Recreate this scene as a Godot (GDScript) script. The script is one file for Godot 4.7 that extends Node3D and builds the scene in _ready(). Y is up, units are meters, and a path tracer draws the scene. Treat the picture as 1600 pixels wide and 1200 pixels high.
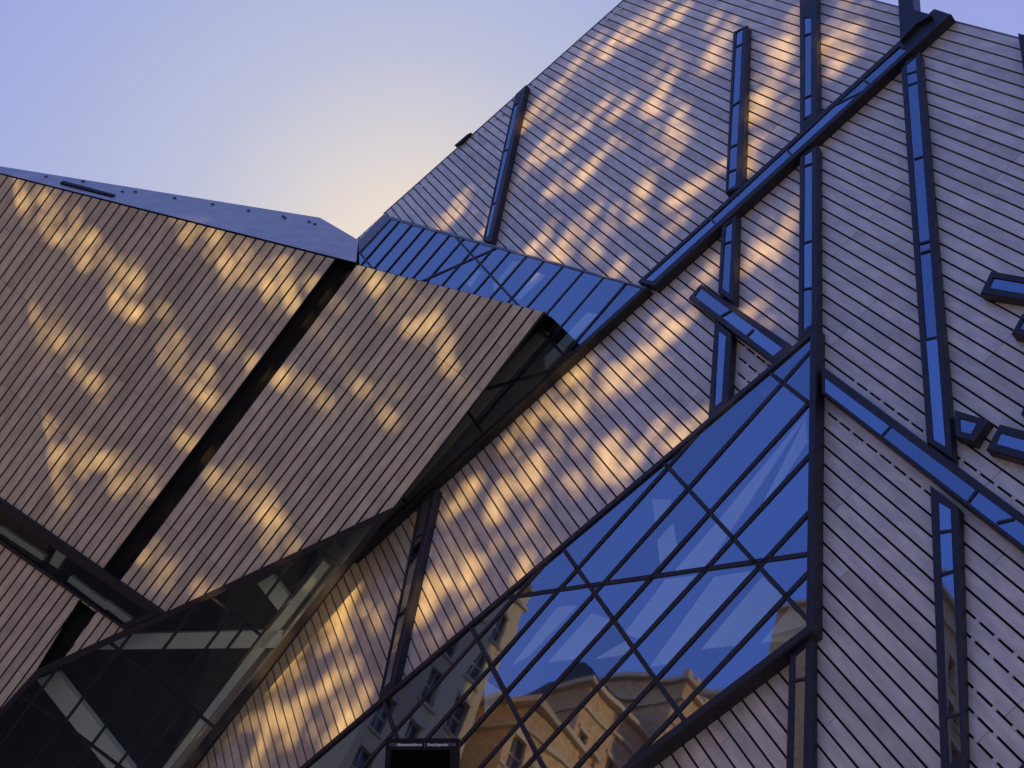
extends Node3D
# A folded metal museum building seen from the street below: a tall clad wing on the right, a low overhanging wing on the left,
# a glazed wedge between them. Facade coordinates are metres in the plane of each face: u along the cladding boards, v across them, w outwards.

const TALL_PLANE := [Vector3(11.8308, -3.1627, -13.5326), Vector3(0.3466, -0.7478, 0.5662), Vector3(-0.6893, -0.6125, -0.3870), Vector3(-0.6362, 0.2561, 0.7277)]
const LOW_PLANE := [Vector3(4.7962, 14.1639, -28.4770), Vector3(0.6085, 0.6831, 0.4039), Vector3(0.7788, -0.6117, -0.1387), Vector3(-0.1523, -0.3989, 0.9042)]
const TALL_FIRST := -11.2905
const TALL_PITCH := 0.3000
const LOW_FIRST := -20.0463
const LOW_PITCH := 0.2835
const TALL_OUTLINE := [Vector2(-39.797, -11.753), Vector2(-43.260, 2.927), Vector2(-44.453, 8.714), Vector2(-28.424, 8.732), Vector2(-27.467, 10.252), Vector2(-26.047, 17.553), Vector2(-25.306, 19.341), Vector2(-7.615, 0.983), Vector2(-19.892, -11.863)]
const LOW_OUTLINE := [Vector2(-7.524, -21.476), Vector2(-0.362, -4.764), Vector2(-7.190, -4.758), Vector2(-16.808, -4.743), Vector2(-18.831, -4.709), Vector2(-22.808, -9.266)]
const STRIP_WINDOWS := [
	{"label": "steep narrow window nearest the glazed wedge, ending at the roof edge", "w": 0.26, "glass": 0.23, "bar": 0.050,
		"outer": [Vector2(-41.218, -4.000), Vector2(-41.112, -4.525), Vector2(-34.464, 0.625), Vector2(-35.022, 0.777)],
		"inner": [Vector2(-40.638, -3.588), Vector2(-40.497, -3.797), Vector2(-34.906, 0.550), Vector2(-35.062, 0.666)],
		"bars": [[Vector2(-38.592, -2.014), Vector2(-38.425, -2.202)], [Vector2(-36.351, -0.322), Vector2(-36.235, -0.493)]]},
	{"label": "dark slit window in the lit boards left of the large glazing", "w": 0.26, "glass": 0.23, "bar": 0.050,
		"outer": [Vector2(-26.869, 7.250), Vector2(-26.666, 6.638), Vector2(-21.913, 10.311), Vector2(-21.957, 10.821)],
		"inner": [Vector2(-26.684, 7.248), Vector2(-26.649, 6.862), Vector2(-22.145, 10.324), Vector2(-22.168, 10.629)],
		"bars": [[Vector2(-25.752, 7.896), Vector2(-25.672, 7.732)], [Vector2(-23.892, 9.356), Vector2(-23.769, 9.153)]]},
	{"label": "upright narrow window that stops short of the roof", "w": 0.26, "glass": 0.23, "bar": 0.050,
		"outer": [Vector2(-32.344, -9.370), Vector2(-31.992, -9.749), Vector2(-26.147, -5.270), Vector2(-26.529, -4.900)],
		"inner": [Vector2(-32.193, -9.409), Vector2(-32.095, -9.620), Vector2(-26.419, -5.233), Vector2(-26.536, -4.994)],
		"bars": [[Vector2(-31.594, -8.950), Vector2(-31.445, -9.121)], [Vector2(-29.366, -7.244), Vector2(-29.282, -7.422)], [Vector2(-27.915, -6.115), Vector2(-27.804, -6.254)], [Vector2(-27.122, -5.461), Vector2(-26.981, -5.612)]]},
	{"label": "short upright window under the long diagonal window", "w": 0.26, "glass": 0.23, "bar": 0.050,
		"outer": [Vector2(-25.590, -4.113), Vector2(-25.430, -4.558), Vector2(-22.911, -2.646), Vector2(-23.671, -2.610)],
		"inner": [Vector2(-25.433, -4.138), Vector2(-25.384, -4.370), Vector2(-23.294, -2.760), Vector2(-23.697, -2.757)],
		"bars": [[Vector2(-24.922, -3.740), Vector2(-24.757, -3.897)]]},
	{"label": "short upright window resting on the large glazing", "w": 0.26, "glass": 0.23, "bar": 0.050,
		"outer": [Vector2(-22.952, -2.004), Vector2(-22.126, -2.017), Vector2(-20.460, -0.701), Vector2(-20.530, -0.089)],
		"inner": [Vector2(-22.560, -1.855), Vector2(-22.200, -1.869), Vector2(-20.629, -0.617), Vector2(-20.680, -0.374)],
		"bars": []},
	{"label": "upright window crossing the roof edge", "w": 0.26, "glass": 0.23, "bar": 0.050,
		"outer": [Vector2(-31.928, -11.981), Vector2(-31.073, -12.013), Vector2(-25.898, -7.961), Vector2(-25.950, -7.339)],
		"inner": [Vector2(-29.873, -10.566), Vector2(-29.589, -10.632), Vector2(-26.155, -7.926), Vector2(-26.164, -7.666)],
		"bars": [[Vector2(-29.201, -10.041), Vector2(-29.009, -10.175)], [Vector2(-26.951, -8.281), Vector2(-26.822, -8.452)], [Vector2(-26.268, -7.748), Vector2(-26.155, -7.926)]]},
	{"label": "tall upright window between the diagonal window and the glazing tip", "w": 0.26, "glass": 0.23, "bar": 0.050,
		"outer": [Vector2(-25.150, -6.705), Vector2(-24.973, -7.226), Vector2(-20.137, -3.378), Vector2(-20.196, -2.804)],
		"inner": [Vector2(-25.146, -6.870), Vector2(-25.068, -7.104), Vector2(-20.286, -3.320), Vector2(-20.350, -3.079)],
		"bars": [[Vector2(-24.772, -6.578), Vector2(-24.610, -6.731)], [Vector2(-22.565, -4.830), Vector2(-22.404, -5.013)], [Vector2(-21.371, -3.887), Vector2(-21.180, -4.036)]]},
	{"label": "long diagonal window climbing to the roof edge", "w": 0.30, "glass": 0.27, "bar": 0.050,
		"outer": [Vector2(-26.533, -1.502), Vector2(-25.405, -11.879), Vector2(-24.716, -11.848), Vector2(-25.810, -1.697)],
		"inner": [Vector2(-26.372, -1.680), Vector2(-25.366, -10.551), Vector2(-25.003, -10.535), Vector2(-26.021, -1.783)],
		"bars": [[Vector2(-26.107, -4.078), Vector2(-25.736, -4.016)], [Vector2(-25.818, -6.749), Vector2(-25.465, -6.682)], [Vector2(-25.618, -8.412), Vector2(-25.158, -9.034)], [Vector2(-25.485, -9.366), Vector2(-25.181, -9.298)]]},
	{"label": "tall leaning window below the crossing at the roof", "w": 0.26, "glass": 0.23, "bar": 0.050,
		"outer": [Vector2(-24.647, -9.977), Vector2(-24.600, -10.608), Vector2(-14.759, -2.766), Vector2(-15.495, -2.718)],
		"inner": [Vector2(-24.730, -10.225), Vector2(-24.615, -10.467), Vector2(-15.096, -2.868), Vector2(-15.448, -2.841)],
		"bars": [[Vector2(-24.334, -9.941), Vector2(-24.152, -10.081)], [Vector2(-23.979, -9.658), Vector2(-23.812, -9.802)], [Vector2(-21.788, -7.949), Vector2(-21.636, -8.109)], [Vector2(-19.610, -6.205), Vector2(-19.428, -6.379)], [Vector2(-19.370, -6.024), Vector2(-19.214, -6.187)], [Vector2(-17.436, -4.443), Vector2(-17.259, -4.616)]]},
	{"label": "small slanted window left of the glazing tip", "w": 0.30, "glass": 0.27, "bar": 0.050,
		"outer": [Vector2(-24.327, -2.011), Vector2(-24.373, -2.517), Vector2(-20.146, -2.658), Vector2(-20.245, -2.068)],
		"inner": [Vector2(-24.226, -2.157), Vector2(-24.297, -2.419), Vector2(-20.375, -2.468), Vector2(-20.417, -2.196)],
		"bars": [[Vector2(-22.854, -2.159), Vector2(-22.723, -2.429)], [Vector2(-21.600, -2.174), Vector2(-21.596, -2.389)]]},
	{"label": "broad slanted window running down to the right", "w": 0.30, "glass": 0.27, "bar": 0.050,
		"outer": [Vector2(-19.077, -2.694), Vector2(-12.161, -2.715), Vector2(-11.650, -2.204), Vector2(-18.461, -2.203)],
		"inner": [Vector2(-18.726, -2.513), Vector2(-12.032, -2.570), Vector2(-11.746, -2.284), Vector2(-18.435, -2.280)],
		"bars": [[Vector2(-16.406, -2.536), Vector2(-16.381, -2.224)], [Vector2(-13.846, -2.557), Vector2(-13.802, -2.272)], [Vector2(-13.045, -2.329), Vector2(-12.882, -2.533)]]},
	{"label": "low upright window hanging under the broad slanted one", "w": 0.26, "glass": 0.23, "bar": 0.050,
		"outer": [Vector2(-14.715, -2.107), Vector2(-13.897, -2.108), Vector2(-10.114, 1.249), Vector2(-10.380, 1.529)],
		"inner": [Vector2(-14.313, -1.956), Vector2(-13.988, -1.993), Vector2(-10.422, 1.024), Vector2(-10.445, 1.307)],
		"bars": [[Vector2(-13.793, -1.534), Vector2(-13.618, -1.719)], [Vector2(-13.120, -0.952), Vector2(-12.998, -1.150)], [Vector2(-11.065, 0.762), Vector2(-10.947, 0.568)]]},
	{"label": "upright window under the corner of the large glazing", "w": 0.26, "glass": 0.23, "bar": 0.050,
		"outer": [Vector2(-14.174, 2.108), Vector2(-14.145, 1.539), Vector2(-12.052, 3.203), Vector2(-12.395, 3.562)],
		"inner": [Vector2(-14.084, 2.027), Vector2(-14.062, 1.744), Vector2(-12.205, 3.264), Vector2(-12.355, 3.420)],
		"bars": [[Vector2(-13.699, 2.350), Vector2(-13.542, 2.135)]]},
	{"label": "tiny four-sided window beside the tall leaning window", "w": 0.26, "glass": 0.23, "bar": 0.050,
		"outer": [Vector2(-15.591, -3.563), Vector2(-14.832, -3.764), Vector2(-14.700, -3.252), Vector2(-15.106, -3.136)],
		"inner": [Vector2(-15.353, -3.483), Vector2(-14.978, -3.605), Vector2(-14.885, -3.357), Vector2(-15.110, -3.276)],
		"bars": []},
	{"label": "short slanted window at the right, lower one", "w": 0.26, "glass": 0.23, "bar": 0.050,
		"outer": [Vector2(-14.581, -3.826), Vector2(-13.592, -4.129), Vector2(-13.130, -3.666), Vector2(-14.388, -3.276)],
		"inner": [Vector2(-14.427, -3.695), Vector2(-13.564, -3.957), Vector2(-13.370, -3.763), Vector2(-14.331, -3.471)],
		"bars": []},
	{"label": "short slanted window at the right, upper one", "w": 0.26, "glass": 0.23, "bar": 0.050,
		"outer": [Vector2(-17.510, -6.375), Vector2(-16.071, -6.785), Vector2(-15.649, -6.360), Vector2(-17.282, -5.848)],
		"inner": [Vector2(-17.342, -6.281), Vector2(-16.096, -6.622), Vector2(-15.901, -6.426), Vector2(-17.227, -6.036)],
		"bars": []},
	{"label": "", "w": 0.26, "glass": 0.23, "bar": 0.050,
		"outer": [Vector2(-16.112, -5.906), Vector2(-15.306, -6.183), Vector2(-14.979, -5.685), Vector2(-15.937, -5.439)],
		"inner": [Vector2(-15.977, -5.809), Vector2(-15.330, -6.023), Vector2(-15.197, -5.789), Vector2(-15.907, -5.602)],
		"bars": []},
	{"label": "", "w": 0.26, "glass": 0.23, "bar": 0.050,
		"outer": [Vector2(-14.535, -4.430), Vector2(-13.823, -4.681), Vector2(-13.644, -4.339), Vector2(-14.414, -4.204)],
		"inner": [Vector2(-14.445, -4.408), Vector2(-13.884, -4.599), Vector2(-13.813, -4.414), Vector2(-14.382, -4.263)],
		"bars": []},
	{"label": "", "w": 0.26, "glass": 0.23, "bar": 0.050,
		"outer": [Vector2(-9.634, 0.526), Vector2(-9.687, 0.170), Vector2(-9.065, 0.006), Vector2(-9.060, 0.815)],
		"inner": [Vector2(-9.581, 0.484), Vector2(-9.616, 0.228), Vector2(-9.144, 0.101), Vector2(-9.145, 0.720)],
		"bars": []},
	{"label": "", "w": 0.26, "glass": 0.23, "bar": 0.050,
		"outer": [Vector2(-22.324, -11.833), Vector2(-21.298, -11.850), Vector2(-18.920, -9.920), Vector2(-20.338, -10.215)],
		"inner": [Vector2(-21.877, -11.588), Vector2(-21.225, -11.599), Vector2(-19.400, -10.124), Vector2(-20.370, -10.350)],
		"bars": []},
]
const WEDGE := [
	{"label": "glazed wedge of thin blue panes between the two wings", "w": 0.30, "glass": 0.25, "bar": 0.075,
		"outer": [Vector2(-42.562, 2.879), Vector2(-25.985, -1.560), Vector2(-27.279, 10.028), Vector2(-28.776, 10.292), Vector2(-42.741, 7.693)],
		"inner": [Vector2(-41.791, 2.777), Vector2(-26.168, -1.459), Vector2(-27.469, 9.988), Vector2(-28.644, 10.102), Vector2(-41.826, 7.524)],
		"bars": [[Vector2(-41.112, 2.564), Vector2(-40.689, 7.605)], [Vector2(-40.037, 2.291), Vector2(-39.624, 7.028)], [Vector2(-39.036, 2.016), Vector2(-38.627, 6.291)], [Vector2(-38.075, 1.778), Vector2(-37.642, 5.696)], [Vector2(-37.091, 1.521), Vector2(-36.712, 5.355)], [Vector2(-36.096, 1.252), Vector2(-35.751, 5.051)], [Vector2(-35.061, 0.981), Vector2(-34.727, 4.735)], [Vector2(-34.027, 0.751), Vector2(-33.688, 4.488)], [Vector2(-33.051, 0.465), Vector2(-32.695, 4.253)], [Vector2(-32.058, 0.192), Vector2(-31.688, 4.051)], [Vector2(-31.053, -0.069), Vector2(-30.702, 3.928)], [Vector2(-30.014, -0.330), Vector2(-29.660, 3.941)], [Vector2(-28.975, -0.604), Vector2(-28.551, 4.119)], [Vector2(-27.961, -0.902), Vector2(-27.466, 4.087)], [Vector2(-26.931, -1.170), Vector2(-26.424, 3.646)], [Vector2(-36.432, 1.385), Vector2(-30.469, 1.383)], [Vector2(-42.040, 4.575), Vector2(-40.224, 4.524)], [Vector2(-28.687, 1.411), Vector2(-26.393, 1.383)], [Vector2(-28.203, 4.611), Vector2(-26.701, 4.586)], [Vector2(-27.576, 7.710), Vector2(-27.128, 7.669)], [Vector2(-36.179, 3.252), Vector2(-33.928, 0.676)], [Vector2(-28.362, 3.712), Vector2(-26.313, 1.633)]]},
]
const GLAZING := [
	{"label": "large triangular glazing of blue panes in a dark grid", "w": 0.40, "glass": 0.34, "bar": 0.100,
		"outer": [Vector2(-19.983, -3.342), Vector2(-14.099, 1.443), Vector2(-14.965, 7.406), Vector2(-22.435, 15.696)],
		"inner": [Vector2(-19.885, -3.059), Vector2(-14.260, 1.478), Vector2(-15.129, 7.273), Vector2(-22.242, 15.261)],
		"bars": [[Vector2(-20.293, 0.757), Vector2(-19.419, 12.177)], [Vector2(-19.566, -2.797), Vector2(-18.252, 15.092)], [Vector2(-18.463, -1.820), Vector2(-17.445, 12.866)], [Vector2(-17.361, -1.045), Vector2(-16.505, 12.634)], [Vector2(-16.262, -0.166), Vector2(-15.577, 10.620)], [Vector2(-15.176, 0.749), Vector2(-14.798, 8.688)], [Vector2(-20.930, 5.538), Vector2(-20.405, 13.262)], [Vector2(-20.018, -1.843), Vector2(-18.089, -1.857)], [Vector2(-20.284, 1.361), Vector2(-13.224, 1.376)], [Vector2(-20.884, 4.556), Vector2(-13.768, 4.500)], [Vector2(-21.284, 7.613), Vector2(-15.407, 7.613)], [Vector2(-21.587, 10.638), Vector2(-20.157, 10.663)], [Vector2(-15.500, 0.469), Vector2(-20.906, 6.225)]]},
]
const DARK_GLAZING := [
	{"label": "dark sloping glazing with pale beams behind it", "w": 0.10, "glass": 0.03, "bar": 0.075,
		"outer": [Vector2(-7.181, -4.732), Vector2(-13.839, -8.152), Vector2(-15.071, -8.832), Vector2(-17.687, -10.204), Vector2(-21.123, -10.525), Vector2(-22.736, -9.237), Vector2(-18.771, -4.694), Vector2(-16.755, -4.728)],
		"inner": [Vector2(-7.820, -4.888), Vector2(-13.950, -8.007), Vector2(-15.198, -8.676), Vector2(-17.808, -10.033), Vector2(-21.109, -10.333), Vector2(-22.504, -9.219), Vector2(-18.902, -5.084), Vector2(-17.046, -5.033)],
		"bars": [[Vector2(-13.123, -7.567), Vector2(-19.393, -7.534)], [Vector2(-11.435, -6.591), Vector2(-18.712, -6.546)], [Vector2(-15.047, -8.594), Vector2(-19.687, -8.588)], [Vector2(-17.060, -9.749), Vector2(-20.219, -9.726)], [Vector2(-8.867, -5.556), Vector2(-17.235, -5.505)], [Vector2(-10.360, -6.106), Vector2(-17.914, -6.043)], [Vector2(-12.618, -7.299), Vector2(-12.548, -5.713)], [Vector2(-15.639, -8.960), Vector2(-15.483, -4.887)], [Vector2(-18.657, -10.345), Vector2(-18.418, -8.591)], [Vector2(-9.588, -5.873), Vector2(-9.516, -4.927)], [Vector2(-18.418, -8.591), Vector2(-18.236, -6.417)]]},
]
const FOOT_WINDOW := [
	{"label": "dark slanted window across the foot of the low wing", "w": 0.10, "glass": 0.02, "bar": 0.070,
		"outer": [Vector2(-14.659, -15.689), Vector2(-13.852, -8.167), Vector2(-15.044, -8.828), Vector2(-15.741, -14.825)],
		"inner": [Vector2(-14.993, -15.492), Vector2(-14.150, -8.506), Vector2(-14.989, -9.000), Vector2(-15.603, -15.005)],
		"bars": [[Vector2(-14.457, -11.518), Vector2(-15.067, -11.497)]]},
]
# grooves bridged by small tabs near some windows (groove number, from, to)
const TABBED_GROOVES := [[28, -18.31, -15.85], [31, -18.31, -14.92], [26, -15.70, -15.02], [28, -14.85, -13.03], [31, -22.20, -20.53], [32, -21.71, -20.55], [33, -21.34, -20.63], [35, -12.17, -10.96], [36, -11.97, -10.61], [38, -11.27, -10.11], [39, -10.94, -10.33], [40, -10.63, -10.06]]
const ROOF_CAPS := [[Vector2(-28.014, -12.836), Vector2(-27.514, -12.926), Vector2(-26.058, -11.767), Vector2(-25.815, -11.609), Vector2(-25.346, -11.278), Vector2(-25.329, -10.658)], [Vector2(-25.815, -11.609), Vector2(-25.123, -11.585), Vector2(-25.326, -11.261)]]
const SLOTS := [[Vector2(-2.798, -10.445), Vector2(-2.533, -9.865), Vector2(-14.037, -9.820), Vector2(-14.101, -10.456)], [Vector2(-15.298, -10.477), Vector2(-15.245, -9.828), Vector2(-16.964, -9.770), Vector2(-17.744, -10.236)]]
const BEAMS := [[Vector2(-16.205, -9.693), Vector2(-12.389, -5.302), Vector2(-12.784, -4.990), Vector2(-16.549, -9.419)], [Vector2(-18.492, -10.337), Vector2(-17.882, -9.970), Vector2(-18.592, -6.104), Vector2(-19.158, -6.616)], [Vector2(-9.995, -5.580), Vector2(-9.989, -5.338), Vector2(-17.898, -5.443), Vector2(-17.953, -5.708)], [Vector2(-11.793, -6.721), Vector2(-11.289, -6.518), Vector2(-11.503, -5.603), Vector2(-12.014, -5.696)]]
const FOOT_BEAMS := [[Vector2(-14.765, -12.125), Vector2(-14.690, -11.791), Vector2(-15.245, -11.690), Vector2(-15.292, -12.048)], [Vector2(-15.161, -11.286), Vector2(-15.052, -9.812), Vector2(-15.235, -9.796), Vector2(-15.344, -11.271)], [Vector2(-15.013, -9.972), Vector2(-14.941, -8.998), Vector2(-15.134, -9.025), Vector2(-15.196, -9.956)], [Vector2(-15.431, -13.981), Vector2(-15.204, -12.302), Vector2(-15.375, -12.271), Vector2(-15.603, -13.951)]]
const BLINDS := [[Vector2(-19.004, -1.827), Vector2(-18.121, 1.320), Vector2(-17.811, 2.321), Vector2(-18.439, 2.913), Vector2(-18.590, 1.374)], [Vector2(-19.519, 2.753), Vector2(-19.546, 2.214), Vector2(-18.883, 2.516), Vector2(-18.820, 3.099)], [Vector2(-20.632, 2.224), Vector2(-20.182, 1.893), Vector2(-19.968, 2.012), Vector2(-19.925, 2.557)], [Vector2(-17.481, 2.291), Vector2(-16.795, 1.534), Vector2(-16.584, 4.156), Vector2(-16.958, 4.639)], [Vector2(-16.536, 1.515), Vector2(-15.716, 1.458), Vector2(-15.693, 2.829), Vector2(-16.305, 3.494)], [Vector2(-15.464, 1.505), Vector2(-14.919, 1.458), Vector2(-14.777, 1.569), Vector2(-14.870, 1.962), Vector2(-15.342, 2.439)], [Vector2(-20.337, 5.690), Vector2(-19.897, 5.227), Vector2(-19.862, 6.944), Vector2(-20.036, 7.412)], [Vector2(-19.367, 5.032), Vector2(-18.639, 4.718), Vector2(-18.656, 5.931), Vector2(-19.240, 6.572)], [Vector2(-17.972, 4.710), Vector2(-17.595, 4.739), Vector2(-17.850, 5.112), Vector2(-18.261, 5.570)], [Vector2(-18.453, 3.171), Vector2(-17.798, 2.491), Vector2(-17.636, 4.410), Vector2(-18.177, 4.687)], [Vector2(-20.342, 8.209), Vector2(-19.486, 7.909), Vector2(-19.460, 8.651), Vector2(-20.074, 8.359)], [Vector2(-18.892, -1.597), Vector2(-18.351, -1.253), Vector2(-18.040, -0.079), Vector2(-17.973, 0.468)]]
const WEDGE_BLINDS_AND_REFLECTION := [[Vector2(-29.313, 1.364), Vector2(-28.811, 1.299), Vector2(-28.703, 2.961), Vector2(-28.447, 5.873), Vector2(-28.261, 8.766), Vector2(-28.350, 9.872), Vector2(-28.875, 7.390), Vector2(-29.211, 3.833)], [Vector2(-33.272, 1.217), Vector2(-32.928, 1.233), Vector2(-32.836, 1.736), Vector2(-33.307, 1.569)], [Vector2(-33.434, 0.583), Vector2(-32.999, 0.345), Vector2(-33.044, 1.176), Vector2(-33.207, 1.402)], [Vector2(-28.086, 0.068), Vector2(-27.635, -0.071), Vector2(-27.641, 2.091), Vector2(-28.059, 1.922)], [Vector2(-35.012, 1.703), Vector2(-34.488, 1.567), Vector2(-34.303, 2.191), Vector2(-34.984, 2.294)], [Vector2(-27.184, -1.169), Vector2(-26.754, -1.291), Vector2(-26.697, -0.997)], [Vector2(-31.803, 0.276), Vector2(-31.266, 0.150), Vector2(-31.378, 1.322), Vector2(-31.887, 1.361)]]
const LOW_ROOF := [Vector3(-16.5085, 22.1612, -28.5368), Vector3(-4.4223, 18.4673, -28.1309), Vector3(-4.7028, 20.5020, -30.1032), Vector3(-6.1667, 22.0806, -31.2747), Vector3(-16.7625, 22.6101, -28.9141)]
const LOW_ANCHORS := [Vector3(-10.4438, 21.8751, -29.9048), Vector3(-9.3260, 21.8158, -30.1504), Vector3(-8.2282, 21.7038, -30.3382), Vector3(-7.1803, 21.6298, -30.5500), Vector3(-11.8983, 21.7656, -29.3995), Vector3(-11.5984, 21.9420, -29.6568), Vector3(-7.1078, 21.5308, -30.4713), Vector3(-6.3646, 21.4681, -30.6114), Vector3(-6.1625, 21.3356, -30.5348), Vector3(-14.1944, 22.1400, -29.1462), Vector3(-13.1972, 22.2252, -29.5027)]
const LOW_VENT := [Vector3(-13.5302, 21.5631, -28.7533), Vector3(-13.5581, 21.7707, -28.9523), Vector3(-11.8508, 21.1816, -28.8314), Vector3(-11.8599, 21.0365, -28.6847)]
const TALL_ANCHORS := [Vector3(3.7685, 32.1032, -32.9377), Vector3(3.5466, 32.0031, -33.0965), Vector3(4.0220, 32.1630, -32.7371), Vector3(0.8203, 30.3961, -34.9143), Vector3(-0.3686, 29.6922, -35.7060), Vector3(-0.6160, 29.5898, -35.8862), Vector3(-1.0876, 29.2751, -36.1878), Vector3(-1.3135, 29.1898, -36.3552), Vector3(-3.1151, 28.0869, -37.5421), Vector3(-3.3500, 27.9972, -37.7159), Vector3(-3.5270, 27.8194, -37.8080)]
const TALL_VENT := [Vector2(-42.494, -1.021), Vector2(-42.304, -1.669), Vector2(-42.160, -1.821), Vector2(-42.214, -1.225)]
const LOW_EDGE := [Vector3(0.8665, 16.8548, -28.0069), Vector3(-3.2897, 12.1795, -30.7696), Vector3(-9.1395, 5.5892, -34.6625), Vector3(-10.3453, 4.1843, -35.4853)]
const TALL_EDGE := [Vector3(-9.5829, 24.7445, -42.0751), Vector3(-5.1806, 27.3967, -39.1599), Vector3(6.1383, 33.7976, -31.5172), Vector3(13.1131, 18.9792, -20.2043)]
const SIGN_AT := Vector3(-1.0350, 2.9611, -9.8000)
const SIGN_WIDTH := 0.604
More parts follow.
